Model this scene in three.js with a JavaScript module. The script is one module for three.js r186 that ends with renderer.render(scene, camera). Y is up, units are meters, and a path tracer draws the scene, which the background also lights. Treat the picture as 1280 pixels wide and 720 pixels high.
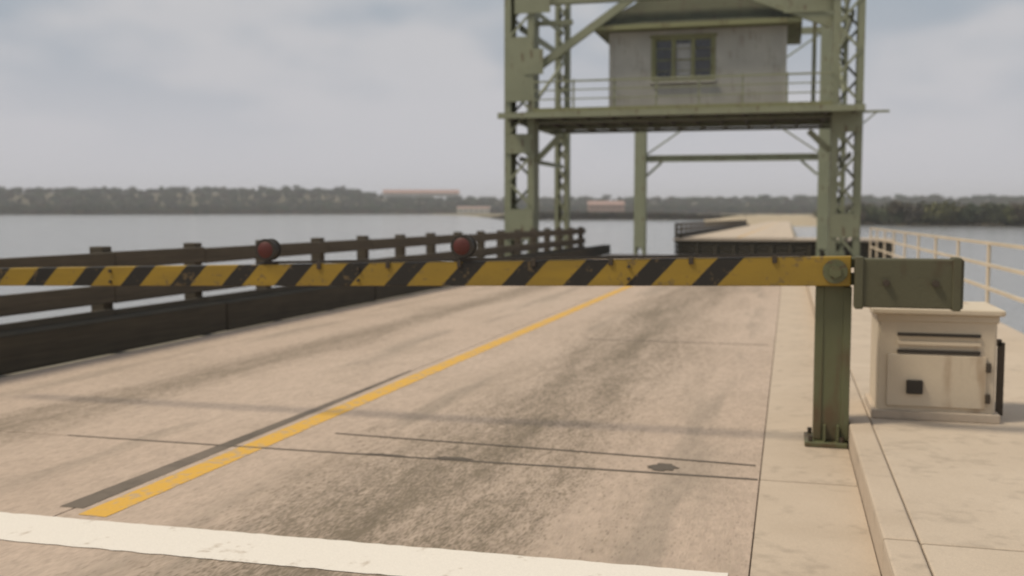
import * as THREE from 'three';
import { mergeGeometries } from 'three/addons/utils/BufferGeometryUtils.js';
import { RoundedBoxGeometry } from 'three/addons/geometries/RoundedBoxGeometry.js';

// ------------------------------------------------------------------ camera, sky, sun, exposure
const scene = new THREE.Scene();
const EYE = 1.45, YAW = THREE.MathUtils.degToRad(14.864), PITCH = THREE.MathUtils.degToRad(4.311);
const camera = new THREE.PerspectiveCamera(2 * Math.atan(360 / 1300) * 180 / Math.PI, 16 / 9, 0.1, 9000);
camera.position.set(0, EYE, 0);
camera.rotation.order = 'YXZ';
camera.rotation.set(-PITCH, YAW, 0);
camera.focus = 3;
camera.userData.fStop = 2.7;
const EXPOSURE = 0.98;
const renderer = new THREE.WebGLRenderer({ antialias: true });
renderer.toneMapping = THREE.LinearToneMapping;
renderer.toneMappingExposure = EXPOSURE;
renderer.shadowMap.enabled = true;
renderer.shadowMap.type = THREE.PCFSoftShadowMap;

// seeded value noise
function rng(seed) { let s = seed >>> 0; return () => { s = (s + 0x6d2b79f5) | 0; let t = Math.imul(s ^ (s >>> 15), 1 | s); t = (t + Math.imul(t ^ (t >>> 7), 61 | t)) ^ t; return ((t ^ (t >>> 14)) >>> 0) / 4294967296; }; }
const hash = (x, y, k) => { let h = Math.imul(x, 374761393) ^ Math.imul(y, 668265263) ^ Math.imul(k, 974634541); h = Math.imul(h ^ (h >>> 13), 1274126177); return ((h ^ (h >>> 16)) >>> 0) / 4294967296; };
function vnoise(x, y, k, px = 0, py = 0) {            // px, py: period in cells (0 = none)
  const xi = Math.floor(x), yi = Math.floor(y), fx = x - xi, fy = y - yi, sx = fx * fx * (3 - 2 * fx), sy = fy * fy * (3 - 2 * fy);
  const w = (v, p) => (p ? ((v % p) + p) % p : v);
  const a = hash(w(xi, px), w(yi, py), k), b = hash(w(xi + 1, px), w(yi, py), k), c = hash(w(xi, px), w(yi + 1, py), k), d = hash(w(xi + 1, px), w(yi + 1, py), k);
  return a + (b - a) * sx + (c - a) * sy + (a - b - c + d) * sx * sy;
}
function fbm(x, y, k, oct = 4, px = 0, py = 0) { let s = 0, a = 0.5, n = 0; for (let i = 0; i < oct; i++) { s += a * vnoise(x, y, k + i, px, py); n += a; a *= 0.5; x *= 2; y *= 2; px *= 2; py *= 2; } return s / n; }
const clamp = (v, a = 0, b = 1) => Math.min(b, Math.max(a, v));
const step = (a, b, v) => { const t = clamp((v - a) / (b - a)); return t * t * (3 - 2 * t); };

// a bright hazy sky with thin, uneven cloud
{
  const W = 1024, Hh = 512, data = new Float32Array(W * Hh * 4);
  for (let j = 0; j < Hh; j++) for (let i = 0; i < W; i++) {
    const el = ((j + 0.5) / Hh - 0.5) * Math.PI, az = ((i + 0.5) / W - 0.5) * 2 * Math.PI;
    const e = Math.max(0, Math.sin(el)), q = 1 / (e + 0.22);
    const x = Math.cos(az) * Math.cos(el) * q, y = Math.sin(az) * Math.cos(el) * q;
    const c = step(0.36, 0.66, fbm(x * 2.2 + 11, y * 2.2 + 5, 3, 5)), wisp = fbm(x * 6 + 3, y * 6, 9, 4) - 0.5;
    const up = step(0, 0.28, e);
    const thin = [0.4 - 0.03 * up, 0.435 - 0.01 * up, 0.485], cl = [0.565, 0.565, 0.585], low = [0.58, 0.575, 0.605];
    const k = (j * W + i) * 4;
    for (let ch = 0; ch < 3; ch++) {
      const cloud = thin[ch] + (cl[ch] - thin[ch]) * clamp(c + wisp * 0.35);
      data[k + ch] = low[ch] + (cloud - low[ch]) * step(0.02, 0.2, e);
    }
    data[k + 3] = 1;
  }
  const sky = new THREE.DataTexture(data, W, Hh, THREE.RGBAFormat, THREE.FloatType);
  sky.mapping = THREE.EquirectangularReflectionMapping; sky.magFilter = sky.minFilter = THREE.LinearFilter; sky.wrapS = THREE.RepeatWrapping; sky.needsUpdate = true;
  scene.background = sky; scene.environment = sky;
}
const sun = new THREE.DirectionalLight(new THREE.Color(1, 0.89, 0.71), 2.9);
sun.name = 'sun';
sun.position.set(-55, 100, 27);
sun.target.position.set(0, 0, -25);
sun.position.add(sun.target.position);
sun.castShadow = true; sun.shadow.radius = 25;
sun.shadow.mapSize.set(4096, 4096);
Object.assign(sun.shadow.camera, { left: -70, right: 70, top: 70, bottom: -70, near: 1, far: 300 });
scene.add(sun, sun.target);
scene.fog = new THREE.FogExp2(new THREE.Color(0.95, 0.95, 0.97), 0.00022);

// ------------------------------------------------------------------ helpers
const GRADE = 0.0077, GA = -Math.atan(GRADE), G = (z) => GRADE * z;
const WATER = -5;
function texture(w, h, fn, { srgb = false, repeat } = {}) {
  const d = new Uint8Array(w * h * 4);
  for (let j = 0; j < h; j++) for (let i = 0; i < w; i++) {
    const c = fn(i / w, j / h, i, j), k = (j * w + i) * 4;
    for (let n = 0; n < 3; n++) { let v = Array.isArray(c) ? c[n] : c; if (srgb) v = v <= 0.0031308 ? v * 12.92 : 1.055 * Math.pow(v, 1 / 2.4) - 0.055; d[k + n] = clamp(v) * 255; }
    d[k + 3] = 255;
  }
  const t = new THREE.DataTexture(d, w, h); t.magFilter = THREE.LinearFilter; t.minFilter = THREE.LinearMipmapLinearFilter; t.generateMipmaps = true;
  t.wrapS = t.wrapT = THREE.RepeatWrapping; if (srgb) t.colorSpace = THREE.SRGBColorSpace; if (repeat) t.repeat.set(...repeat); t.needsUpdate = true;
  return t;
}
const mix = (a, b, t) => a.map((v, i) => v + (b[i] - v) * t);
// uv in metres from position and normal
function metric(g, s = 1, ox = 0, oy = 0) {
  const p = g.attributes.position, n = g.attributes.normal, uv = new Float32Array(p.count * 2);
  for (let i = 0; i < p.count; i++) {
    const ax = Math.abs(n.getX(i)), ay = Math.abs(n.getY(i)), az = Math.abs(n.getZ(i));
    let u, v;
    if (ay >= ax && ay >= az) { u = p.getX(i); v = p.getZ(i); } else if (ax >= az) { u = p.getZ(i); v = p.getY(i); } else { u = p.getX(i); v = p.getY(i); }
    uv[i * 2] = u * s + ox; uv[i * 2 + 1] = v * s + oy;
  }
  g.setAttribute('uv', new THREE.BufferAttribute(uv, 2));
  return g;
}
function box(w, h, d, x = 0, y = 0, z = 0) { const g = new THREE.BoxGeometry(w, h, d); metric(g, 1, x * 0.37 + z * 0.53, y * 0.61); return g.translate(x, y, z); }
function rbox(w, h, d, r, x = 0, y = 0, z = 0, seg = 1) { const g = new RoundedBoxGeometry(w, h, d, seg, r); metric(g, 1, x * 0.37 + z * 0.53, y * 0.61); return g.translate(x, y, z); }
function cyl(r0, r1, h, seg = 14) { return new THREE.CylinderGeometry(r0, r1, h, seg); }
// a straight bar of section w x d from p to q
function bar(p, q, w, d, up = [0, 0, 1]) {
  const a = new THREE.Vector3(...p), b = new THREE.Vector3(...q), L = a.distanceTo(b), g = box(w, L, d);
  const y = b.clone().sub(a).normalize(), z0 = new THREE.Vector3(...up); if (Math.abs(y.dot(z0)) > 0.97) z0.set(1, 0, 0);
  const x = new THREE.Vector3().crossVectors(y, z0).normalize(), z = new THREE.Vector3().crossVectors(x, y);
  return g.applyMatrix4(new THREE.Matrix4().makeBasis(x, y, z)).translate((a.x + b.x) / 2, (a.y + b.y) / 2, (a.z + b.z) / 2);
}
function merge(list) { return mergeGeometries(list.map((g) => { g = g.index ? g.toNonIndexed() : g; for (const k of Object.keys(g.attributes)) if (!['position', 'normal', 'uv'].includes(k)) g.deleteAttribute(k); return g; })); }
const used = new Map();
function topName(n) { const k = used.get(n) ?? 0; used.set(n, k + 1); return k ? n + '_' + String(k).padStart(3, '0') : n; }
function shade(m) { m.castShadow = m.receiveShadow = true; return m; }
function part(name, g, m, parent) { const o = shade(new THREE.Mesh(Array.isArray(g) ? merge(g) : g, m)); o.name = name; parent.add(o); return o; }
function thing(name, label, category, [x, y, z] = [0, 0, 0], group) {
  const o = new THREE.Group(); o.name = topName(name); o.position.set(x, y, z); o.userData = { label, category }; if (group) o.userData.group = group; scene.add(o); return o;
}
function setting(o, name) { o.name = topName(name); o.userData.kind = 'structure'; scene.add(o); return o; }
function settingMesh(name, g, m) { return setting(shade(new THREE.Mesh(Array.isArray(g) ? merge(g) : g, m)), name); }
function settingGroup(name) { return setting(new THREE.Group(), name); }

// ------------------------------------------------------------------ materials
const grain = texture(512, 512, (u, v) => 0.5 + 0.5 * (fbm(u * 32, v * 32, 21, 4, 32, 32) - 0.5) + 0.25 * (hash(u * 512 | 0, v * 512 | 0, 5) - 0.5));
const grainAt = (s) => { const t = grain.clone(); t.repeat.set(s, s); t.needsUpdate = true; return t; };
const RX0 = -6.9, RW = 7.4, RZ0 = 6, RL = 50;                       // the area the pavement texture covers
const roadMap = texture(1024, 2048, (u, v, i, j) => {
  const X = RX0 + u * RW, Z = RZ0 - v * RL;
  const big = fbm(X * 0.5, Z * 0.22, 31, 4), mid = fbm(X * 2.3, Z * 1.4, 41, 4), fine = hash(i, j, 7), fine2 = vnoise(X * 34, Z * 14, 8);
  let c = mix([0.46, 0.352, 0.272], [0.53, 0.42, 0.335], big);
  c = mix(c, [0.37, 0.29, 0.22], 0.3 * step(0.45, 0.8, mid));
  // oil drips along the middle of each lane: many small spots, dense in the middle
  const wob = (fbm(Z * 0.16, 2.2, 55, 3) - 0.5) * 0.5;
  for (const [c0, w, k] of [[-5.0, 0.42, 0.85], [-1.6, 0.95, 1]]) {
    const q = (X - c0 - wob) / w, dens = Math.exp(-q * q), spots = 0.34 * fbm(X * 4.2, Z * 0.45, 61, 4) + 0.26 * fbm(X * 30, Z * 7, 64, 3) + 0.4 * fine;
    const on = step(0.62 - 0.42 * dens, 1.1 - 0.42 * dens, spots);
    c = mix(c, [0.165, 0.13, 0.088], 0.95 * k * on * (0.35 + 0.65 * step(0.1, 0.5, dens)));
  }
  for (const c0 of [-6.1, -4.15, -2.55, -0.55]) {                    // tyre rubber in the wheel paths
    const q = (X - c0) / 0.2; c = mix(c, [0.24, 0.2, 0.155], 0.45 * Math.exp(-q * q) * step(0.44, 0.66, fbm(X * 5, Z * 0.5, 71, 4)));
  }
  const gn = (0.84 + 0.22 * fine + 0.16 * (fine2 - 0.5)) * (fine > 0.975 ? 0.72 : 1);
  return c.map((q) => q * gn);
}, { srgb: true });
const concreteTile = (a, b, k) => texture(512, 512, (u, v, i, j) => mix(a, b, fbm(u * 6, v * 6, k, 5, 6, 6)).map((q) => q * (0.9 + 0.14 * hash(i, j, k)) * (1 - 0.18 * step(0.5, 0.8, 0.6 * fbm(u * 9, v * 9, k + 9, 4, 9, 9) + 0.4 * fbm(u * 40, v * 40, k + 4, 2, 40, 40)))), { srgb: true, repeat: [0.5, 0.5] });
const woodTile = (a, b, k) => texture(256, 512, (u, v, i, j) => {
  const g = fbm(u * 4 + 0.5 * fbm(u * 3, v * 3, k + 2, 2, 3, 3), v * 48, k, 4, 4, 48);
  return mix(a, b, g).map((q) => q * (0.85 + 0.3 * fbm(u * 8, v * 8, k + 5, 3, 8, 8)));
}, { srgb: true, repeat: [0.5, 1] });
const paintTile = (base, rust, k, amount) => texture(512, 512, (u, v, i, j) => {
  const n = fbm(u * 7, v * 7, k, 5, 7, 7), s = fbm(u * 26, v * 4, k + 3, 4, 26, 4), m = fbm(u * 3, v * 3, k + 8, 3, 3, 3);
  let c = mix(base.map((q) => q * 0.86), base.map((q) => q * 1.14), m);
  c = mix(c, rust, amount * step(0.54, 0.72, 0.55 * n + 0.45 * s));
  return c.map((q) => q * (0.94 + 0.1 * hash(i, j, k)));
}, { srgb: true, repeat: [0.5, 0.5] });
const std = (o) => new THREE.MeshStandardMaterial({ roughness: 0.85, ...o });
const M = {
  road: std({ map: roadMap, bumpMap: grainAt(16), bumpScale: 0.005, roughness: 0.93 }),
  gutter: std({ map: concreteTile([0.46, 0.37, 0.28], [0.54, 0.44, 0.34], 81), bumpMap: grainAt(1.3), bumpScale: 0.003, roughness: 0.94 }),
  walk: std({ map: concreteTile([0.48, 0.39, 0.3], [0.56, 0.465, 0.365], 83), bumpMap: grainAt(1.3), bumpScale: 0.003, roughness: 0.94 }),
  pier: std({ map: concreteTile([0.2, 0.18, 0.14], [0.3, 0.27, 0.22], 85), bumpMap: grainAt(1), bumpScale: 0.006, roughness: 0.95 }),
  tar: std({ color: new THREE.Color(0.11, 0.088, 0.066), bumpMap: grainAt(3), bumpScale: 0.002, roughness: 0.8 }),
  oldSeal: std({ map: concreteTile([0.13, 0.105, 0.08], [0.2, 0.16, 0.125], 89), roughness: 0.9 }),
  white: std({ map: texture(512, 512, (u, v, i, j) => mix([0.76, 0.7, 0.62], [0.52, 0.44, 0.36], step(0.6, 0.8, 0.55 * fbm(u * 8, v * 8, 91, 4, 8, 8) + 0.45 * fbm(u * 50, v * 50, 95, 3, 50, 50))).map((q) => q * (0.9 + 0.12 * hash(i, j, 3))), { srgb: true, repeat: [0.6, 0.6] }), bumpMap: grainAt(1.5), bumpScale: 0.002, roughness: 0.85 }),
  yellow: std({ map: texture(512, 512, (u, v, i, j) => mix([0.66, 0.38, 0.06], [0.48, 0.34, 0.19], step(0.56, 0.76, 0.5 * fbm(u * 8, v * 8, 101, 4, 8, 8) + 0.5 * fbm(u * 50, v * 50, 105, 3, 50, 50))).map((q) => q * (0.9 + 0.14 * hash(i, j, 4))), { srgb: true, repeat: [0.6, 0.6] }), bumpMap: grainAt(1.5), bumpScale: 0.002, roughness: 0.85 }),
  timber: std({ map: woodTile([0.05, 0.04, 0.027], [0.11, 0.088, 0.06], 111), bumpMap: woodTile([0.2, 0.2, 0.2], [0.9, 0.9, 0.9], 113), bumpScale: 0.006, roughness: 0.92 }),
  kerbTimber: std({ map: woodTile([0.028, 0.023, 0.014], [0.062, 0.05, 0.032], 115), bumpMap: woodTile([0.2, 0.2, 0.2], [0.9, 0.9, 0.9], 113), bumpScale: 0.006, roughness: 0.9 }),
  steel: std({ map: paintTile([0.235, 0.242, 0.155], [0.12, 0.07, 0.035], 121, 0.8), bumpMap: grainAt(1), bumpScale: 0.002, roughness: 0.6 }),
  post: std({ map: paintTile([0.12, 0.125, 0.06], [0.1, 0.06, 0.03], 129, 0.8), bumpMap: grainAt(2), bumpScale: 0.0015, roughness: 0.5 }),
  weight: std({ map: paintTile([0.095, 0.09, 0.05], [0.07, 0.045, 0.024], 131, 0.8), bumpMap: grainAt(2), bumpScale: 0.003, roughness: 0.7 }),
  bolt: std({ color: new THREE.Color(0.07, 0.055, 0.04), roughness: 0.6, metalness: 0.4 }),
  wall: std({ map: paintTile([0.4, 0.385, 0.335], [0.25, 0.22, 0.17], 135, 0.5), roughness: 0.8 }),
  trim: std({ map: paintTile([0.22, 0.22, 0.11], [0.12, 0.08, 0.04], 137, 0.5), roughness: 0.7 }),
  roof: std({ map: paintTile([0.065, 0.066, 0.036], [0.05, 0.035, 0.02], 139, 0.6), roughness: 0.85 }),
  interior: std({ color: new THREE.Color(0.12, 0.1, 0.075), roughness: 0.9 }),
  glass: new THREE.MeshPhysicalMaterial({ color: 0xffffff, transmission: 1, thickness: 0, roughness: 0.03, ior: 1.5 }),
  cream: std({ map: paintTile([0.58, 0.49, 0.37], [0.3, 0.2, 0.12], 141, 0.6), bumpMap: grainAt(1), bumpScale: 0.002, roughness: 0.7 }),
  dark: std({ color: new THREE.Color(0.03, 0.024, 0.018), roughness: 0.7 }),
  lens: new THREE.MeshPhysicalMaterial({ color: new THREE.Color(0.085, 0.016, 0.011), roughness: 0.5 }),
  sand: std({ map: concreteTile([0.36, 0.29, 0.19], [0.47, 0.38, 0.26], 145), roughness: 1 }),
  earth: std({ map: concreteTile([0.1, 0.085, 0.05], [0.15, 0.125, 0.075], 147), roughness: 1 }),
  marsh: std({ map: texture(512, 512, (u, v, i, j) => mix([0.17, 0.14, 0.075], [0.3, 0.25, 0.15], fbm(u * 5, v * 12, 149, 5, 5, 12)).map((q) => q * (0.8 + 0.4 * hash(i, j, 2))), { srgb: true, repeat: [0.02, 0.02] }), roughness: 1 }),
  pinkRoof: std({ color: new THREE.Color(0.36, 0.235, 0.2), roughness: 0.9 }),
  paleWall: std({ color: new THREE.Color(0.7, 0.66, 0.58), roughness: 0.9 }),
  brickWall: std({ color: new THREE.Color(0.36, 0.24, 0.19), roughness: 0.9 }),
  farGlass: std({ color: new THREE.Color(0.04, 0.045, 0.05), roughness: 0.25 }),
  water: new THREE.MeshPhysicalMaterial({ color: new THREE.Color(0.3, 0.305, 0.305), roughness: 0.12, ior: 1.33 }),
};

// ------------------------------------------------------------------ water, far shores
{
  const wave = texture(1024, 1024, (u, v) => 0.55 * fbm(u * 14, v * 30, 151, 4, 14, 30) + 0.45 * fbm(u * 60, v * 90, 157, 3, 60, 90), { repeat: [1 / 24, 1 / 24] });
  M.water.bumpMap = wave; M.water.bumpScale = 0.12;
  const g = new THREE.PlaneGeometry(9000, 7000, 1, 1).rotateX(-Math.PI / 2).translate(0, WATER, -2600); metric(g);
  settingMesh('water', g, M.water);
}
const azim = (px) => -YAW + Math.atan((px - 640) / 1300);            // heading of a bearing, kept as plain numbers for the shores
const polar = (px, d) => [d * Math.sin(azim(px)), -d * Math.cos(azim(px))];
function lerpTable(t, x) { for (let i = 1; i < t.length; i++) if (x <= t[i][0]) { const [a, b] = [t[i - 1], t[i]]; return a[1] + (b[1] - a[1]) * clamp((x - a[0]) / (b[0] - a[0])); } return t[t.length - 1][1]; }
// land as a band between two distances, its height from a function of (bearing, 0..1 across)
function land(name, x0, x1, nx, near, far, ny, height, mat) {
  const pos = [], idx = [], uv = [];
  for (let j = 0; j <= ny; j++) for (let i = 0; i <= nx; i++) {
    const px = x0 + (x1 - x0) * i / nx, t = j / ny, n = near(px), d = n + (far(px) - n) * t, [X, Z] = polar(px, d);
    pos.push(X, WATER + height(px, t, X, Z), Z); uv.push(X, Z);
  }
  for (let j = 0; j < ny; j++) for (let i = 0; i < nx; i++) { const a = j * (nx + 1) + i, b = a + 1, c = a + nx + 1, d = c + 1; idx.push(a, b, d, a, d, c); }
  const g = new THREE.BufferGeometry(); g.setAttribute('position', new THREE.Float32BufferAttribute(pos, 3)); g.setAttribute('uv', new THREE.Float32BufferAttribute(uv, 2)); g.setIndex(idx); g.computeVertexNormals();
  return settingMesh(name, g, mat);
}
const ridge = [[-700, 22], [-200, 29], [100, 33], [300, 34], [400, 35], [450, 31], [500, 24], [600, 20], [760, 19], [900, 19], [1100, 20], [1500, 18], [2000, 16]];
const shoreD = (px) => 1400 + 60 * (fbm(px * 0.01, 3, 161, 3) - 0.5);
const hillH = (px, t, X, Z) => (t === 0 ? -0.6 : 0.7 + lerpTable(ridge, px) * step(0.12, 0.75, t) * (0.86 + 0.28 * fbm(X * 0.006, Z * 0.006, 163, 3)));
land('far_hills', -700, 2000, 180, shoreD, () => 2100, 16, hillH, M.earth);
const flatD = (px) => 640 + 40 * (fbm(px * 0.013, 9, 165, 3) - 0.5) + 700 * step(640, 540, px) + 0 * px;
land('marsh', 540, 1500, 120, (px) => flatD(px), () => 1420, 8, (px, t) => (t === 0 ? -0.5 : 0.45 + 0.3 * fbm(px * 0.03, t * 9, 167, 3)), M.marsh);
const bankD = (px) => 430 + 30 * (fbm(px * 0.012, 5, 169, 3) - 0.5) + 160 * step(1060, 1000, px);
land('near_bank', 985, 2000, 60, bankD, () => 700, 5, (px, t) => (t === 0 ? -0.5 : 0.8 + 0.5 * t), M.earth);

// foliage: crowns made of many small tilted leaf clumps, spread unevenly through the crown
function crown(seed, tall, leaves) {
  const r = rng(seed), pos = [], lobes = [];
  for (let i = 0; i < 7; i++) { const a = r() * 6.283, q = 0.18 + 0.2 * r(); lobes.push([Math.cos(a) * q, 0.3 + 0.55 * r(), Math.sin(a) * q, 0.16 + 0.14 * r()]); }
  lobes.push([0, 0.74, 0, 0.24], [0, 0.45, 0, 0.3]);
  for (let i = 0; i < leaves; i++) {
    const L = lobes[(r() * lobes.length) | 0], th = r() * 6.283, cz = r() * 2 - 1, s = Math.sqrt(1 - cz * cz), q = L[3] * Math.pow(r(), 0.45);
    const c = [L[0] + q * s * Math.cos(th), (L[1] + q * cz * 0.9) * tall, L[2] + q * s * Math.sin(th)];
    const u = new THREE.Vector3(r() - 0.5, r() - 0.5, r() - 0.5).normalize(), v = new THREE.Vector3(r() - 0.5, r() - 0.5, r() - 0.5).cross(u).normalize(), k = 0.035 + 0.05 * r();
    for (const [a, b] of [[-1, -0.7], [1, -0.5], [0.1, 1]]) pos.push(c[0] + k * (u.x * a + v.x * b), c[1] + k * (u.y * a + v.y * b), c[2] + k * (u.z * a + v.z * b));
  }
  const g = new THREE.BufferGeometry(); g.setAttribute('position', new THREE.Float32BufferAttribute(pos, 3)); g.computeVertexNormals();
  return g;
}
const leafMat = std({ color: 0xffffff, roughness: 1, side: THREE.DoubleSide });
function wood(name, label, spots, seed, tones) {
  const r = rng(seed), groups = [[], [], []]; spots.forEach((s) => groups[(r() * 3) | 0].push(s));
  const root = new THREE.Group(); root.name = topName(name); root.userData = { label, category: 'woodland', kind: 'stuff' }; scene.add(root);
  groups.forEach((list, gi) => {
    const im = new THREE.InstancedMesh(crown(seed * 7 + gi, 1, 420), leafMat, list.length), m = new THREE.Matrix4(), q = new THREE.Quaternion(), Y = new THREE.Vector3(0, 1, 0), c = new THREE.Color();
    list.forEach(([X, y, Z, h], i) => {
      q.setFromAxisAngle(Y, r() * 6.283); const w = h * (0.85 + 0.5 * r());
      im.setMatrixAt(i, m.compose(new THREE.Vector3(X, y - h * 0.12, Z), q, new THREE.Vector3(w, h, w)));
      const t = mix(tones[0], tones[1], r()); im.setColorAt(i, c.setRGB(...t.map((v) => v * (0.8 + 0.4 * r()))));
    });
    im.name = 'crowns'; im.userData = { kind: 'stuff' }; im.castShadow = im.receiveShadow = true; root.add(im);
  });
}
{
  const r = rng(401), spots = [];
  for (let i = 0; i < 8500; i++) {
    const px = -650 + 2500 * r(), t = 0.035 + 0.8 * Math.pow(r(), 1.5), n = shoreD(px), d = n + (2100 - n) * t, [X, Z] = polar(px, d);
    if (px > 470 && px < 640 && t < 0.12 && r() < 0.85) continue;
    spots.push([X, WATER + hillH(px, t, X, Z), Z, 5 + 8 * r() * r() + 4 * r()]);
  }
  wood('far_woodland', 'hazy dark green woodland covering the low hills across the water', spots, 411, [[0.042, 0.05, 0.03], [0.085, 0.09, 0.05]]);
}
{
  const r = rng(431), spots = [];
  for (let i = 0; i < 1300; i++) {
    const px = 1022 + 900 * r(), d = bankD(px) + 6 + 170 * Math.pow(r(), 1.3), [X, Z] = polar(px, d);
    spots.push([X, WATER + 0.9, Z, (4.5 + 5 * r() * r() + 2.5 * r()) * (0.75 + 0.25 * step(1020, 1090, px))]);
  }
  wood('bank_woodland', 'darker nearer woodland on the bank right of the lift tower', spots, 441, [[0.06, 0.062, 0.036], [0.12, 0.112, 0.066]]);
}
{ // brown scrub and reeds in front of the woods
  const r = rng(471), spots = [];
  for (let i = 0; i < 4200; i++) { const px = -650 + 2500 * r(), t = 0.004 + 0.11 * r(), n = shoreD(px), d = n + (2100 - n) * t, [X, Z] = polar(px, d); if (px > 560 && px < 1080 && r() < 0.7) continue; spots.push([X, WATER + hillH(px, t, X, Z), Z, 2.5 + 3.5 * r() + 25 * t]); }
  wood('shore_scrub', 'brownish scrub and reeds along the foot of the far wooded shore', spots, 473, [[0.075, 0.06, 0.034], [0.12, 0.095, 0.055]]);
}
{ // low brush on the marsh edge
  const r = rng(451), spots = [];
  for (let i = 0; i < 1300; i++) { const px = 600 + 420 * r(), d = flatD(px) + 3 + 60 * Math.pow(r(), 1.6), [X, Z] = polar(px, d); spots.push([X, WATER + 0.5, Z, (3.2 + 1.6 * r()) * step(600, 660, px) * (1 - 0.55 * step(780, 980, px)) + 0.6]); }
  wood('marsh_brush', 'low dark brush along the marsh edge behind the channel', spots, 461, [[0.03, 0.026, 0.014], [0.06, 0.05, 0.026]]);
}

// far buildings by the shore
function farHall(name, label, px, d, len, deep, h, roofH, wallM, base) {
  const [X, Z] = polar(px, d), t = thing(name, label, 'building', [X, WATER + base, Z]); t.rotation.y = -azim(px) + 0.05;
  part('wall', box(len, h, deep, 0, h / 2, 0), wallM, t);
  const s = new THREE.Shape([[-deep / 2 - 1, 0], [deep / 2 + 1, 0], [0, roofH]].map((p) => new THREE.Vector2(...p)));
  part('roof', new THREE.ExtrudeGeometry(s, { depth: len + 1.5, bevelEnabled: false }).translate(0, 0, -(len + 1.5) / 2).rotateY(Math.PI / 2).translate(0, h, 0), M.pinkRoof, t);
  const n = Math.floor(len / 7), wg = box(2.6, 1.8, 0.1);
  for (let i = 0; i < n; i++) { const w = part('window', wg, M.farGlass, t); w.position.set((i + 0.5 - n / 2) * 7, h * 0.55, deep / 2 + 0.06); }
}
farHall('long_building', 'long low building with a pinkish roof on the wooded ridge left of the tower', 527, 1640, 118, 18, 5, 5.5, M.paleWall, 27);
farHall('shed', 'pale shore building at the water edge just left of the tower', 592, 1375, 42, 12, 6.5, 2, M.paleWall, 2);
farHall('brick_hall', 'pinkish building on the far shore between left leg and far tower', 757, 1400, 48, 14, 9, 5, M.brickWall, 4);

// ------------------------------------------------------------------ the near approach: deck, pavement slabs, kerbs
const END = -41;
function graded(o) { o.rotation.x = GA; return o; }
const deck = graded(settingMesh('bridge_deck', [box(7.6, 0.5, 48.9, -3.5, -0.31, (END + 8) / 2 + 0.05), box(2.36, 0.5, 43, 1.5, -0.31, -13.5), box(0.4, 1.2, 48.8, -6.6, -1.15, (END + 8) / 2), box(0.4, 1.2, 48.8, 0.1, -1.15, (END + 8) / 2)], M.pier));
const road = graded(settingGroup('road'));
const slabUV = (g) => { const p = g.attributes.position, uv = g.attributes.uv; for (let i = 0; i < p.count; i++) uv.setXY(i, (p.getX(i) - RX0) / RW, (RZ0 - p.getZ(i)) / RL); return g; };
const jz = [6, -0.7, -5.83, -12.15, -18.2, -24.3, -30.4, -36.5, END];
part('joint_filler', box(7.1, 0.03, 47, -3.28, -0.025, -17.5), M.oldSeal, road);
for (let i = 0; i + 1 < jz.length; i++) {
  const z0 = jz[i], z1 = jz[i + 1], gap = 0.007, L = z0 - z1 - 2 * gap, zc = (z0 + z1) / 2;
  for (const [xa, xb] of [[-6.84, -3.42], [-3.411, -0.13]]) part('pavement_slab', slabUV(new RoundedBoxGeometry(xb - xa, 0.05, L, 1, 0.003).translate((xa + xb) / 2, -0.025, zc)), M.road, road);
  part('gutter_slab', rbox(0.515, 0.05, L, 0.003, 0.1335, -0.023, zc), M.gutter, road);
}
// a thin sheet with uneven edges along x (or z)
function ragged(seed, a, b, half, n, along = 'x', drift = 0, y = 0.002) {
  const r = rng(seed), pos = [], idx = [];
  for (let i = 0; i <= n; i++) {
    const t = i / n, s = a + (b - a) * t, h = typeof half === 'function' ? half(t) : half, c = drift * Math.sin(t * 5 + seed), e0 = c - h * (0.97 + 0.06 * r()), e1 = c + h * (0.97 + 0.06 * r());
    if (along === 'x') pos.push(s, y, e0, s, y, e1); else pos.push(e0, y, s, e1, y, s);
  }
  for (let i = 0; i < n; i++) { const k = i * 2; if ((along === 'x') === (b > a)) idx.push(k, k + 1, k + 2, k + 1, k + 3, k + 2); else idx.push(k, k + 2, k + 1, k + 1, k + 2, k + 3); }
  const g = new THREE.BufferGeometry(); g.setAttribute('position', new THREE.Float32BufferAttribute(pos, 3)); g.setIndex(idx); g.computeVertexNormals();
  return metric(g);
}
part('center_line', ragged(7, -4.26, END + 0.2, 0.08, 300, 'z').translate(-3.24, 0, 0), M.yellow, road);
{ const s = part('stop_line', ragged(9, -6.8, -0.16, 0.185, 140, 'x').translate(0, 0, -4.05), M.white, road); s.rotation.y = 0.012; s.position.y = 0.0015; }
part('tar_seal', ragged(11, -4.36, -9.2, (t) => 0.068 * (1 - 0.75 * t), 60, 'z', 0.008).translate(-3.425, 0, 0), M.oldSeal, road);
part('tar_seal', ragged(13, -4.6, -0.14, (t) => 0.011 + 0.006 * t, 60, 'x', 0.006).translate(0, 0.0005, -5.83), M.tar, road);
{ const s = part('tar_seal', ragged(14, -2.9, -0.14, 0.013, 50, 'x', 0.01, 0.0035).translate(0, 0, 0), M.tar, road); s.position.set(-0.02, 0, -6.155); s.rotation.y = -0.072; }
part('tar_seal', ragged(15, -2.3, -0.2, 0.014, 40, 'x', 0.01).translate(0, 0, -12.15), M.tar, road);
const patch = (seed, rx, rz) => { const r = rng(seed), s = new THREE.Shape(), n = 26; for (let i = 0; i < n; i++) { const a = i / n * 6.283, k = 0.7 + 0.5 * r(); const p = [Math.cos(a) * rx * k, Math.sin(a) * rz * k]; i ? s.lineTo(...p) : s.moveTo(...p); } return new THREE.ShapeGeometry(s).rotateX(-Math.PI / 2); };
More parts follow.
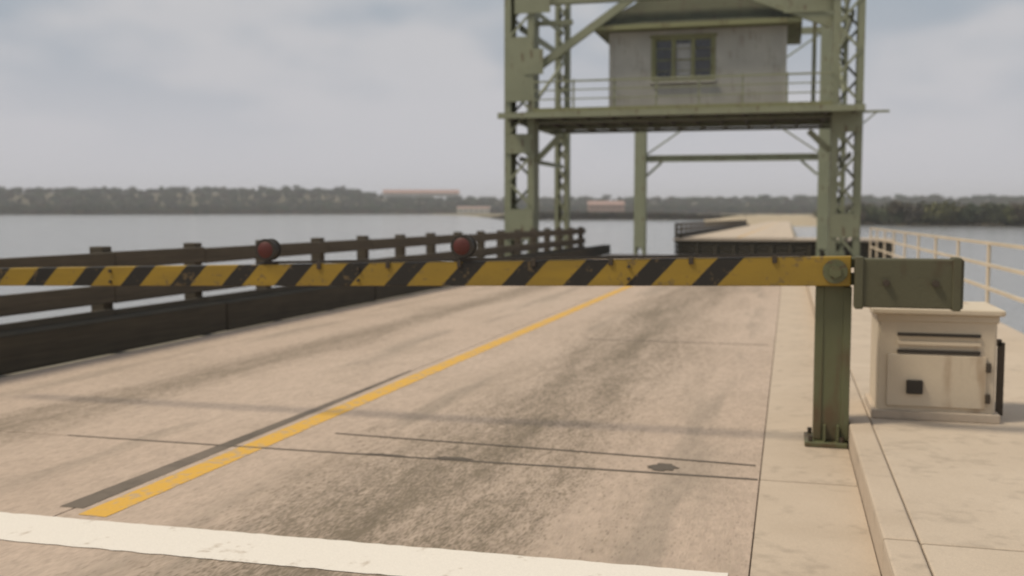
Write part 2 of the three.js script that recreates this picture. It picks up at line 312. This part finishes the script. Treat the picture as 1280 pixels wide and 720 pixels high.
part('tar_patch', patch(21, 0.13, 0.03).translate(-1.92, 0.004, -5.87), M.tar, road);
part('tar_patch', patch(22, 0.1, 0.09).translate(-0.68, 0.004, -5.98), M.tar, road);
part('tar_patch', patch(23, 0.15, 0.02).translate(-2.35, 0.004, -5.845), M.tar, road);

// left: heavy timber kerb and timber railing
{
  const t = graded(thing('timber_curb', 'heavy dark timber guard curb along the left edge of the road', 'curb', [0, 0, 0]));
  const g = [0, 1, 2].map((k) => rbox(0.3, 0.36, 4.88, 0.018, k, 0, 0).translate(-k, 0, 0));
  for (let i = 0; i < 10; i++) { const b = part('timber', g[i % 3], M.kerbTimber, t); b.position.set(-7 + 0.006 * ((i * 7) % 3 - 1), 0.185 + 0.005 * (i % 2), 5.4 - i * 4.9); }
}
{
  const t = graded(thing('timber_railing', 'dark brown timber railing with post tops above the rail, left of the road', 'railing', [0, 0, 0]));
  const X = -7.32, SP = 1.83, Z0 = 6.56, n = 25;
  const pg = [0, 1, 2].map((k) => rbox(0.17, 1.22, 0.17, 0.012, 0, 0.485, k).translate(0, 0, -k)), top = [0, 1, 2].map((k) => rbox(0.09, 0.19, SP - 0.008, 0.01, k, 0, 0).translate(-k, 0, 0)), mid = [0, 1].map((k) => rbox(0.07, 0.2, SP - 0.008, 0.01, k, 0, 0).translate(-k, 0, 0));
  const r = rng(501);
  for (let i = 0; i < n; i++) {
    const z = Z0 - i * SP;
    const p = part('post', pg[i % 3], M.timber, t); p.position.set(X, 0.01 + 0.02 * r(), z); p.rotation.set(0.02 * (r() - 0.5), 0.1 * (r() - 0.5), 0.02 * (r() - 0.5));
    if (i < n - 1) for (const [h, w] of [[0.965, top], [0.6, mid], [0.33, mid]]) { const b = part('rail', w[(r() * w.length) | 0], M.timber, t); b.position.set(X + 0.135, h + 0.012 * (r() - 0.5), z - SP / 2); b.rotation.x = 0.008 * (r() - 0.5); }
  }
}
// right: low kerb, pale walkway, thin pipe railing
{
  const t = graded(settingGroup('sidewalk'));
  for (let i = 0; i < 8; i++) { const z0 = 6 - i * 5.2, L = 5.2; part('walk_slab', rbox(2.08, 0.2, L - 0.01, 0.012, 1.58, 0.04, z0 - L / 2), M.walk, t); part('curb_stone', rbox(0.14, 0.2, L - 0.01, 0.015, 0.465, 0.05, z0 - L / 2, 2), M.gutter, t); }
}
{
  const t = graded(thing('pipe_railing', 'thin pale pipe railing along the outer edge of the right walkway', 'railing', [0, 0, 0]));
  const pg = cyl(0.025, 0.025, 1.0, 10);
  for (let i = 0; i < 17; i++) { const p = part('post', pg, M.cream, t); p.position.set(2.5, 0.64, 5.5 - i * 2.5); }
  for (const h of [0.55, 0.85, 1.13]) part('rail', bar([2.5, h, 5.6], [2.5, h, -34.6], 0.04, 0.04), M.cream, t);
}

// ------------------------------------------------------------------ the barrier gate
{
  const Z = -6.78, t = thing('barrier_gate', 'yellow and black striped barrier gate lowered across the road on a green post', 'barrier gate', [0.285, G(Z), Z]);
  const lx = (X) => X - 0.285;
  // post: a box column with welded corner angles
  const post = part('post', [rbox(0.2, 1.0, 0.17, 0.012, 0, 0.53, -0.135), ...[-1, 1].flatMap((s) => [-1, 1].map((q) => rbox(0.05, 0.98, 0.05, 0.006, s * 0.083, 0.53, -0.135 + q * 0.068)))], M.post, t);
  const base = part('base_plate', [rbox(0.26, 0.03, 0.32, 0.006, -0.03, 0.02, -0.135), ...[-1, 1].map((s) => bar([s * 0.04, 0.03, -0.135], [s * 0.04, 0.14, -0.135], 0.012, 0.28))], M.post, t);
  for (const s of [-1, 1]) for (const q of [-1, 1]) { const b = part('bolt', cyl(0.016, 0.016, 0.04, 6), M.bolt, base); b.position.set(-0.03 + s * 0.095, 0.05, -0.135 + q * 0.13); }
  part('cap', rbox(0.24, 0.03, 0.21, 0.008, 0, 1.045, -0.135), M.post, t);
  part('pivot_hub', [cyl(0.075, 0.075, 0.3, 20).rotateX(Math.PI / 2).translate(0, 1.12, -0.1), cyl(0.04, 0.04, 0.03, 6).rotateX(Math.PI / 2).translate(0, 1.12, 0.06), rbox(0.18, 0.15, 0.14, 0.01, 0, 1.12, -0.135)], M.post, t);
  // arm: a tapering box beam
  const XA = -6.5, XB = 0.38, top = (X) => 1.215 + (X - 0.37) * 0.0264, bot = (X) => 1.03 + (X - 0.37) * 0.0186;
  const sh = new THREE.Shape([[XA, bot(XA)], [XB, bot(XB)], [XB, top(XB)], [XA, top(XA)]].map(([x, y]) => new THREE.Vector2(x, y)));
  const ag = new THREE.ExtrudeGeometry(sh, { depth: 0.05, bevelEnabled: true, bevelThickness: 0.006, bevelSize: 0.006, bevelSegments: 2, bevelOffset: -0.006 });
  const p = ag.attributes.position, uv = ag.attributes.uv;
  for (let i = 0; i < p.count; i++) uv.setXY(i, (p.getX(i) - XA) / (XB - XA), (p.getY(i) - 0.85) / 0.4);
  ag.translate(-0.285, 0, -0.02);
  const stripes = texture(2048, 128, (u, v, i, j) => {
    const X = XA + u * (XB - XA), y = 0.85 + v * 0.4, mid = (top(X) + bot(X)) / 2;
    const s = (X - (y - mid) * 0.95 + 0.435) / 0.4235, k = s - Math.round(s), edge = 0.012 * (fbm(X * 60, y * 60, 201, 2) - 0.5);
    const black = s < 0.5 ? 1 - step(0.185, 0.205, Math.abs(k) + edge) : 0;
    const wear = step(0.6, 0.72, 0.5 * fbm(X * 9, y * 9, 203, 4) + 0.5 * fbm(X * 40, y * 40, 207, 3)), dirt = fbm(X * 3, y * 14, 209, 4);
    let c = mix([0.34, 0.215, 0.018], [0.24, 0.155, 0.02], dirt); c = mix(c, [0.017, 0.014, 0.01], black); c = mix(c, [0.14, 0.095, 0.04], 0.7 * wear);
    return c.map((q) => q * (0.92 + 0.16 * hash(i, j, 6)));
  }, { srgb: true });
  stripes.wrapS = stripes.wrapT = THREE.ClampToEdgeWrapping;
  part('arm', ag, std({ map: stripes, roughness: 0.55 }), t);
  const cable = [bar([lx(-3.61), top(-3.61) + 0.014, 0.03], [lx(0.1), top(0.1) + 0.014, 0.03], 0.018, 0.018)];
  part('cable', cable, M.dark, t);
  for (let i = 0; i < 7; i++) part('clip', rbox(0.03, 0.05, 0.012, 0.003, lx(-3.2 + i * 0.52), top(-3.2 + i * 0.52) - 0.012, 0.042), M.bolt, t);
  for (const X of [-4.9, -2.9, -1.0]) for (const q of [-0.04, 0.04]) { const b = part('bolt', cyl(0.012, 0.012, 0.02, 6).rotateX(Math.PI / 2), M.bolt, t); b.position.set(lx(X), (top(X) + bot(X)) / 2 + q, 0.042); }
  // counterweight behind the pivot
  const cw = part('counterweight', [rbox(0.62, 0.3, 0.12, 0.012, lx(0.71), 1.055, 0.045), rbox(0.05, 0.32, 0.15, 0.008, lx(0.425), 1.055, 0.045), rbox(0.05, 0.32, 0.15, 0.008, lx(0.98), 1.055, 0.045)], M.weight, t);
  for (const X of [0.58, 0.86]) { const b = part('bolt', cyl(0.022, 0.022, 0.03, 6).rotateX(Math.PI / 2), M.bolt, cw); b.position.set(lx(X), 1.06, 0.118); }
  part('tail_strap', [rbox(0.34, 0.06, 0.02, 0.005, lx(0.4), 1.17, -0.034), rbox(0.34, 0.06, 0.02, 0.005, lx(0.4), 1.08, -0.034)], M.post, t);
  // red lamps standing on the arm
  for (const X of [-3.61, -2.14]) {
    const l = part('lamp', [cyl(0.088, 0.088, 0.1, 24).rotateX(Math.PI / 2), cyl(0.096, 0.096, 0.016, 24).rotateX(Math.PI / 2).translate(0, 0, 0.05), cyl(0.096, 0.096, 0.016, 24).rotateX(Math.PI / 2).translate(0, 0, -0.05), box(0.05, 0.1, 0.05, 0, -0.1, 0), box(0.16, 0.016, 0.08, 0, -0.118, 0)], M.dark, t);
    l.position.set(lx(X), top(X) + 0.105, 0.005); l.scale.setScalar(0.82);
    const vis = new THREE.CylinderGeometry(0.094, 0.094, 0.09, 20, 1, true, Math.PI * 0.5, Math.PI).rotateX(Math.PI / 2);
    const lg = new THREE.SphereGeometry(0.1, 20, 8, 0, 6.2832, 0, 0.92).rotateX(Math.PI / 2).scale(0.98, 0.98, 0.5).translate(0, 0, 0.024);
    part('lens', lg, M.lens, l); part('lens', lg.clone().rotateY(Math.PI), M.lens, l);
  }
}
// the cabinet with the gate machinery on the walkway
{
  const t = thing('machinery_cabinet', 'pale cream machinery cabinet with dark louvre slots beside the gate post', 'cabinet', [0.94, 0.14 + G(-7.4), -7.45]);
  part('body', rbox(0.72, 0.66, 0.6, 0.02, 0, 0.36, 0, 2), M.cream, t);
  part('plinth', rbox(0.78, 0.06, 0.66, 0.01, 0, 0.03, 0), M.walk, t);
  part('lid', [rbox(0.8, 0.04, 0.68, 0.012, 0, 0.71, 0), rbox(0.74, 0.05, 0.62, 0.01, 0, 0.668, 0)], M.cream, t);
  for (let i = 0; i < 3; i++) part('louvre', bar([-0.24, 0.56 - i * 0.055, 0.303], [0.26, 0.56 - i * 0.055, 0.303], 0.02, 0.03), i % 2 ? M.cream : M.dark, t);
  part('conduit', [bar([0.42, 0.02, 0.1], [0.42, 0.5, 0.1], 0.04, 0.04), bar([0.42, 0.5, 0.1], [0.34, 0.5, 0.1], 0.04, 0.04)], M.bolt, t);
  for (const y of [0.16, 0.36]) part('hinge', rbox(0.03, 0.06, 0.03, 0.005, 0.31, y, 0.318), M.bolt, t);
  const d = part('door', rbox(0.6, 0.34, 0.02, 0.006, 0, 0.26, 0.308), M.cream, t); part('latch', rbox(0.1, 0.09, 0.03, 0.006, -0.13, 0.22, 0.33), M.dark, d);
}

// ------------------------------------------------------------------ the near lift tower
// a laced column: two channels, batten plates, zig-zag lacing
function lacedLeg(parent, x, z, w, dz, y0, y1, mat, pitch, plates = []) {
  const fl = 0.14 * w + 0.06, th = 0.03, H = y1 - y0, yc = (y0 + y1) / 2;
  const ch = [-1, 1].flatMap((s) => [box(th, H, dz, x + s * (w / 2 - th / 2), yc, z), box(fl, H, th, x + s * (w / 2 - th - fl / 2), yc, z + dz / 2 - th / 2), box(fl, H, th, x + s * (w / 2 - th - fl / 2), yc, z - dz / 2 + th / 2)]);
  const leg = part('leg', ch, mat, parent);
  part('base_shoe', [rbox(w + 0.3, 0.12, dz + 0.3, 0.02, x, y0 + 0.06, z), rbox(w + 0.12, 0.5, dz + 0.12, 0.02, x, y0 + 0.36, z)], mat, leg);
  const n = Math.floor((H - 1) / pitch), span = w - 2 * th - fl, g1 = bar([-span / 2, -pitch / 2, 0], [span / 2, pitch / 2, 0], 0.09, 0.018), g2 = bar([span / 2, -pitch / 2, 0], [-span / 2, pitch / 2, 0], 0.09, 0.018);
  for (let i = 0; i < n; i++) for (const s of [1, -1]) { const b = part('lacing_bar', (i + (s > 0 ? 0 : 1)) % 2 ? g1 : g2, mat, leg); b.position.set(x, y0 + 0.8 + (i + 0.5) * pitch, z + s * (dz / 2 + 0.011)); }
  for (const [h, len] of plates) part('batten_plate', box(w - 0.04, len, 0.02, x, h, z + dz / 2 + 0.034), mat, leg);
  return leg;
}
const TZ = -37, TY = G(TZ);
{
  const t = thing('lift_tower', 'near pale green steel lift bridge tower with a raised platform over the road', 'bridge tower', [-3.8, TY, TZ]);
  const lx = (X) => X + 3.8, lz = (z) => z - TZ;
  lacedLeg(t, lx(-9.45), 0, 1.1, 0.8, -0.6, 15.5, M.steel, 0.85, [[6.75, 2.3], [4.1, 0.7], [10.6, 0.8], [1.2, 1.1]]);
  lacedLeg(t, lx(1.82), 0, 1.0, 0.8, -0.6, 15.5, M.steel, 0.85, [[4.75, 0.9], [9.6, 0.6], [1.2, 0.8]]);
  for (const X of [-9.65, 1.9]) lacedLeg(t, lx(X), lz(-45), 0.6, 0.5, -0.6, 15.5, M.steel, 0.7, [[4.9, 0.5], [8.6, 0.4]]);
  // front girder: web, flanges and stiffeners
  const gx0 = lx(-9.95), gx1 = lx(2.32), gl = gx1 - gx0, gc = (gx0 + gx1) / 2;
  // walkway edge, cross beams, joists and planks: seen from the road mostly from below
  part('edge_channel', [box(gl, 0.2, 0.03, gc, 5.02, lz(-35.52)), box(gl, 0.03, 0.12, gc, 5.105, lz(-35.59)), box(gl, 0.03, 0.12, gc, 4.935, lz(-35.59))], M.steel, t);
  for (const [z, b, d] of [[-37.02, 4.85, 0.14], [-40.2, 4.86, 0.16], [-42.9, 4.9, 0.12]]) part('cross_beam', [box(gl - 0.3, d, 0.03, gc, b + d / 2, lz(z)), box(gl - 0.3, 0.03, 0.22, gc, b + 0.015, lz(z))], M.steel, t);
  const jg = box(0.09, 0.12, 7.3); for (let i = 0; i < 14; i++) { const q = part('joist', jg, M.timber, t); q.position.set(gx0 + 0.3 + i * (gl - 0.6) / 13, 4.98, lz(-39.27)); }
  const fg = [0, 1, 2].map((k) => box(gl - 0.04, 0.05, 0.24, k, 0, k).translate(-k, 0, -k)); for (let i = 0; i < 29; i++) { const q = part('plank', fg[i % 3], M.timber, t); q.position.set(gc, 5.067, lz(-35.75 - i * 0.256)); }
  for (const X of [-9.5, 1.87]) {  // side struts from front to rear leg
    const s = X < 0 ? -1 : 1;
    for (const [h, w] of [[5.0, 0.3], [8.35, 0.22], [9.35, 0.16], [3.6, 0.16], [12.5, 0.22]]) part('side_strut', bar([lx(X + s * 0.1), h, -0.4], [lx(X + s * 0.1), h, lz(-44.75)], 0.1, w, [0, 1, 0]), M.steel, t);
    part('side_brace', bar([lx(X - s * 0.1), 5.2, -0.4], [lx(X - s * 0.1), 8.3, lz(-44.75)], 0.08, 0.12, [0, 1, 0]), M.steel, t);
    part('side_brace', bar([lx(X - s * 0.1), 9.3, -0.4], [lx(X - s * 0.1), 12.4, lz(-44.75)], 0.08, 0.12, [0, 1, 0]), M.steel, t);
  }
  // portal strut and braces over the cabin
  part('portal_strut', [box(10.2, 0.22, 0.3, lx(-3.8), 9.16, 0), box(10.2, 0.2, 0.3, lx(-3.8), 10.5, 0)], M.steel, t);
  const wg = [bar([-0.5, -0.5, 0], [0.5, 0.5, 0], 0.12, 0.1), bar([0.5, -0.5, 0], [-0.5, 0.5, 0], 0.12, 0.1)];
  for (let i = 0; i < 9; i++) { const b = part('web_bar', wg[i % 2], M.steel, t); b.position.set(lx(-8.2) + i * 1.1, 9.89, 0); }
  part('knee_brace', bar([lx(-8.75), 6.9, 0.05], [lx(-5.35), 9.2, 0.05], 0.28, 0.16), M.steel, t);
  part('knee_brace', bar([lx(1.3), 8.0, 0.05], [lx(-1.7), 9.2, 0.05], 0.42, 0.16), M.steel, t);
  part('gusset_plate', box(1.7, 0.55, 0.03, lx(0.55), 8.62, 0.16), M.steel, t);
  part('knee_brace', bar([lx(-8.9), 3.5, 0.05], [lx(-8.0), 4.4, 0.05], 0.2, 0.14), M.steel, t);
  part('knee_brace', bar([lx(1.3), 3.7, 0.05], [lx(0.6), 4.4, 0.05], 0.2, 0.14), M.steel, t);
  part('bracket', [bar([lx(2.3), 4.98, 0.3], [lx(3.15), 4.98, 0.3], 0.08, 0.08), bar([lx(2.34), 4.6, 0.3], [lx(2.75), 4.96, 0.3], 0.05, 0.05)], M.steel, t);
  part('cross_strut', bar([lx(-8.95), 8.42, -0.1], [lx(-7.6), 8.42, -0.1], 0.16, 0.16), M.steel, t);
  part('hanger', box(0.14, 4.0, 0.14, lx(-8.05), 7.1, lz(-38.2)), M.steel, t); part('hanger', box(0.14, 4.0, 0.14, lx(0.75), 7.1, lz(-38.2)), M.steel, t);
  for (const [X, h, w, l] of [[-8.95, 9.2, 1.3, 1.0], [1.35, 9.3, 1.2, 0.9], [-8.9, 7.0, 0.7, 0.9]]) part('gusset_plate', box(w, l, 0.025, lx(X), h, 0.455), M.steel, t);
  // walkway railing
  const rz = lz(-35.64), ra = lx(-8.7), rb = lx(1.3);
  const rail = part('walkway_railing', bar([ra, 6.16, rz], [rb, 6.16, rz], 0.06, 0.07), M.steel, t);
  for (const h of [5.55, 5.86]) part('rail', bar([ra, h, rz], [rb, h, rz], 0.04, 0.04), M.steel, rail);
  const pg = box(0.06, 1.08, 0.06); for (let i = 0; i < 8; i++) { const q = part('post', pg, M.steel, rail); q.position.set(ra + i * (rb - ra) / 7, 5.69, rz - 0.04); }
  part('toe_board', box(rb - ra, 0.12, 0.03, (ra + rb) / 2, 5.19, rz + 0.035), M.trim, rail);
}
// the operator's cabin on the platform
{
  const FZ = -37.45, X0 = -6.3, X1 = -0.2, W = X1 - X0, D = 4, B = 5.096, E = 8.05, cx = (X0 + X1) / 2;
  const t = thing('bridge_cabin', 'pale grey operator cabin with dark windows on the tower platform', 'cabin', [cx, TY + B, FZ - D / 2]);
  const H = E - B, wx0 = -4.72 - cx, wx1 = -2.68 - cx, wy0 = 6.25 - B, wy1 = 7.78 - B, th = 0.14;
  const front = (z) => [box(wx0 + W / 2, H, th, (wx0 - W / 2) / 2, H / 2, z), box(W / 2 - wx1, H, th, (wx1 + W / 2) / 2, H / 2, z), box(wx1 - wx0, wy0, th, (wx0 + wx1) / 2, wy0 / 2, z), box(wx1 - wx0, H - wy1, th, (wx0 + wx1) / 2, (H + wy1) / 2, z)];
  part('wall', front(D / 2 - th / 2), M.wall, t); part('wall', front(-D / 2 + th / 2), M.wall, t);
  for (const s of [-1, 1]) {
    const x = s * (W / 2 - th / 2), L = D - 2 * th, a = -0.9, b = 0.9;
    part('wall', [box(th, H, a + L / 2, x, H / 2, (a - L / 2) / 2), box(th, H, L / 2 - b, x, H / 2, (b + L / 2) / 2), box(th, wy0, b - a, x, wy0 / 2, 0), box(th, H - wy1, b - a, x, (H + wy1) / 2, 0)], M.wall, t);
    const f = part('window_frame', [box(0.06, 0.08, b - a, s * (W / 2 - 0.05), wy0 + 0.04, 0), box(0.06, 0.08, b - a, s * (W / 2 - 0.05), wy1 - 0.04, 0), box(0.06, wy1 - wy0 - 0.16, 0.08, s * (W / 2 - 0.05), (wy0 + wy1) / 2, 0)], M.trim, t);
    part('pane', box(0.008, wy1 - wy0 - 0.16, b - a, s * (W / 2 - 0.09), (wy0 + wy1) / 2, 0), M.glass, f);
  }
  part('ceiling', box(W - 0.3, 0.05, D - 0.3, 0, H - 0.03, 0), M.interior, t);
  part('floor', box(W - 0.3, 0.05, D - 0.3, 0, 0.03, 0), M.interior, t);
  part('lining', [box(W - 0.4, H - 0.2, 0.04, 0, H / 2, -D / 2 + 0.2)], M.interior, t);
  part('console', [rbox(1.7, 0.95, 0.6, 0.03, -0.75, 0.52, 0.6), rbox(0.5, 1.9, 0.5, 0.03, -1.6, 1.0, -1.0), rbox(0.5, 1.9, 0.5, 0.03, 0.55, 1.0, -1.2)], M.dark, t);
  const zf = D / 2 - 0.06, n = 3, fw = (wx1 - wx0) / n;
  for (const [zz, sgn] of [[zf, 1], [-zf, -1]]) for (let i = 0; i < n; i++) {
    const xc = wx0 + (i + 0.5) * fw, hh = wy1 - wy0;
    const f = part('window_sash', [-1, 1].flatMap((s) => [box(0.07, hh, 0.07, xc + s * (fw / 2 - 0.035), (wy0 + wy1) / 2, zz), box(fw - 0.14, 0.08, 0.07, xc, (wy0 + wy1) / 2 + s * (hh / 2 - 0.04), zz)]).concat([box(fw - 0.14, 0.05, 0.05, xc, (wy0 + wy1) / 2, zz)]), M.trim, t);
    for (const q of [0.25, 0.75]) part('muntin', box(fw - 0.14, 0.025, 0.03, xc, wy0 + hh * q, zz), M.trim, f);
    for (const s of [-1, 1]) part('pane', box(fw - 0.14, hh / 2 - 0.1, 0.006, xc, (wy0 + wy1) / 2 + s * (hh / 4 - 0.01), zz - 0.022 * sgn), M.glass, f);
  }
  part('blind', box(fw - 0.16, 1.3, 0.02, (wx0 + wx1) / 2, wy0 + 0.7, D / 2 - 0.25), M.wall, t);
  part('sill', rbox(wx1 - wx0 + 0.24, 0.07, 0.14, 0.01, (wx0 + wx1) / 2, wy0 - 0.036, D / 2 + 0.07), M.wall, t);
  part('window_casing', [box(0.1, wy1 - wy0, 0.03, wx0 - 0.05, (wy0 + wy1) / 2, D / 2 + 0.016), box(0.1, wy1 - wy0, 0.03, wx1 + 0.05, (wy0 + wy1) / 2, D / 2 + 0.016), box(wx1 - wx0 + 0.3, 0.1, 0.04, (wx0 + wx1) / 2, wy1 + 0.051, D / 2 + 0.021)], M.trim, t);
  for (const s of [-1, 1]) part('corner_board', box(0.14, H - 0.02, 0.14, s * (W / 2 - 0.04), H / 2, D / 2 - 0.04), M.wall, t);
  // hip roof with eaves
  const ov = 0.5, rx = W / 2 + ov, rz = D / 2 + ov, rh = 1.8, rl = (W - D) / 2 + 0.2;
  const v = [[-rx, 0, rz], [rx, 0, rz], [rx, 0, -rz], [-rx, 0, -rz], [-rl, rh, 0], [rl, rh, 0]], f = [[0, 1, 5], [0, 5, 4], [1, 2, 5], [2, 3, 4], [2, 4, 5], [3, 0, 4], [0, 2, 1], [0, 3, 2]];
  const g = new THREE.BufferGeometry(); g.setAttribute('position', new THREE.Float32BufferAttribute(f.flat().flatMap((i) => v[i]), 3)); g.computeVertexNormals(); metric(g);
  const roof = part('roof', g.translate(0, H + 0.16, 0), M.roof, t);
  part('fascia', [box(rx * 2 + 0.04, 0.16, 0.04, 0, H + 0.085, rz + 0.002), box(rx * 2 + 0.04, 0.16, 0.04, 0, H + 0.085, -rz - 0.002), box(0.04, 0.16, rz * 2 - 0.04, rx + 0.002, H + 0.085, 0), box(0.04, 0.16, rz * 2 - 0.04, -rx - 0.002, H + 0.085, 0)], M.trim, roof);
  part('soffit', box(rx * 2 - 0.06, 0.02, rz * 2 - 0.06, 0, H + 0.025, 0), M.trim, roof);
}

// ------------------------------------------------------------------ piers and the far side
{
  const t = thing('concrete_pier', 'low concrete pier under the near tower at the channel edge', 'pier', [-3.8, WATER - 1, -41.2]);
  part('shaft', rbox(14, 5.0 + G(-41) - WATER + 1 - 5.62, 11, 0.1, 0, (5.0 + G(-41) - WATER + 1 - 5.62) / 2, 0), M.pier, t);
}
const FZ = -70, FY = G(FZ);
{
  const t = thing('far_pier', 'dark fendered pier end where the far road resumes across the gap', 'pier', [-0.4, FY, FZ]);
  const lx = (X) => X + 0.4;
  part('cap', [rbox(14.1, 0.12, 5, 0.03, 0, 0.0, -2.45)], M.walk, t);
  part('shaft', [box(13.6, 5.6, 4.6, 0, -2.87, -2.6)], M.pier, t);
  const wg = rbox(13.9, 0.24, 0.24, 0.02); for (const h of [-0.2, -0.5, -0.8, -1.1]) { const w = part('fender_timber', wg, M.kerbTimber, t); w.position.set(0, h, -0.16); }
  const pg = cyl(0.17, 0.2, 6.4, 12); for (let i = 0; i < 12; i++) { const p = part('fender_pile', pg, M.kerbTimber, t); p.position.set(-6.6 + i * 1.2, -3.5, -0.1); }
}
{
  const t = thing('far_tower', 'far green portal tower standing across the open channel', 'bridge tower', [-3.7, FY, -68.9]);
  const lx = (X) => X + 3.7;
  lacedLeg(t, lx(-9.5), 0, 0.75, 0.7, -1.6, 17, M.steel, 0.9, [[7.2, 15.4]]);
  lacedLeg(t, lx(2.1), 0, 0.72, 0.7, -1.6, 17, M.steel, 0.9, [[7.2, 15.4]]);
  part('footing', [rbox(1.8, 4.6, 1.8, 0.06, lx(-9.5), -3.9, 0), rbox(1.8, 4.6, 1.8, 0.06, lx(2.1), -3.9, 0)], M.pier, t);
  part('portal_strut', [box(10.85, 0.08, 0.3, lx(-3.7), 5.5, 0), box(10.85, 0.08, 0.3, lx(-3.7), 5.14, 0), box(10.85, 0.3, 0.04, lx(-3.7), 5.32, 0)], M.steel, t);
  part('portal_strut', [box(10.85, 0.4, 0.3, lx(-3.7), 13.2, 0)], M.steel, t);
  part('knee_brace', bar([lx(-9.1), 4.2, 0], [lx(-8.1), 5.1, 0], 0.16, 0.12), M.steel, t);
  part('knee_brace', bar([lx(1.7), 4.2, 0], [lx(0.7), 5.1, 0], 0.16, 0.12), M.steel, t);
  for (const [a, b] of [[-9.1, 1.75], [1.75, -9.1]]) part('cross_brace', bar([lx(a), 5.6, a < 0 ? 0.06 : -0.06], [lx(b), 13, a < 0 ? 0.06 : -0.06], 0.1, 0.1), M.steel, t);
}
// far approach road: slabs on a deck, with kerbs and railings, leading to the marsh causeway
const FE = -420;
{
  const r = graded(settingGroup('far_road')), L = FZ - 5 - FE, zc = (FZ - 5 + FE) / 2;
  part('deck', box(7.9, 0.6, L, -3.25, -0.4, zc), M.pier, r);
  const n = 40, sl = (FZ - FE) / n;
  const sg = rbox(7.24, 0.06, sl - 0.03, 0.01); for (let i = 0; i < n; i++) { const s = part('pavement_slab', sg, M.walk, r); s.position.set(-3.22, 0.092, FZ - 0.05 - (i + 0.5) * sl); }
  part('center_line', ragged(31, FZ - 0.4, FE, 0.07, 60, 'z', 0, 0.126).translate(-3.24, 0, 0), M.yellow, r);
}
function farRailing(label, X) {
  const t = graded(thing('far_railing', label, 'railing', [0, 0, 0])), n = 34, sp = 3.6, pg = box(0.18, 1.3, 0.18), rg = box(0.1, 0.2, sp), kg = box(0.3, 0.34, sp);
  for (let i = 0; i < n; i++) {
    const z = FZ - 0.5 - i * sp; const p = part('post', pg, M.timber, t); p.position.set(X, 0.45, z);
    if (i < n - 1) { for (const h of [1.0, 0.66, 0.34]) { const b = part('rail', rg, M.timber, t); b.position.set(X + 0.14, h, z - sp / 2); } }
  }
  for (let i = 0; i < 24; i++) { const k = part('curb_timber', box(0.3, 0.3, 5.1), M.kerbTimber, t); k.position.set(X + (X < -3 ? 0.28 : -0.28), 0.2, FZ - 3 - i * 5.14); }
}
farRailing('dark timber railing on the left side of the far road', -7.3);
{ // piles under the far approach
  const t = graded(thing('pile_trestle', 'dark timber piles carrying the far approach over the water', 'trestle', [0, 0, 0])), pg = cyl(0.18, 0.2, 7, 8), cg = box(8, 0.35, 0.35);
  for (let i = 0; i < 20; i++) { const z = -80 - i * 14; const c = part('cap_beam', cg, M.kerbTimber, t); c.position.set(-3.25, -0.9, z); for (let k = 0; k < 4; k++) { const p = part('pile', pg, M.kerbTimber, t); p.position.set(-6.6 + k * 2.2, -4.4, z); } }
}
land('causeway', 880, 1060, 24, (px) => 415, () => 760, 8, (px, t) => (t === 0 ? -0.5 : 2.2 * step(880, 925, px) * (1 - step(1000, 1060, px)) + 0.5), M.sand);

renderer.render(scene, camera);
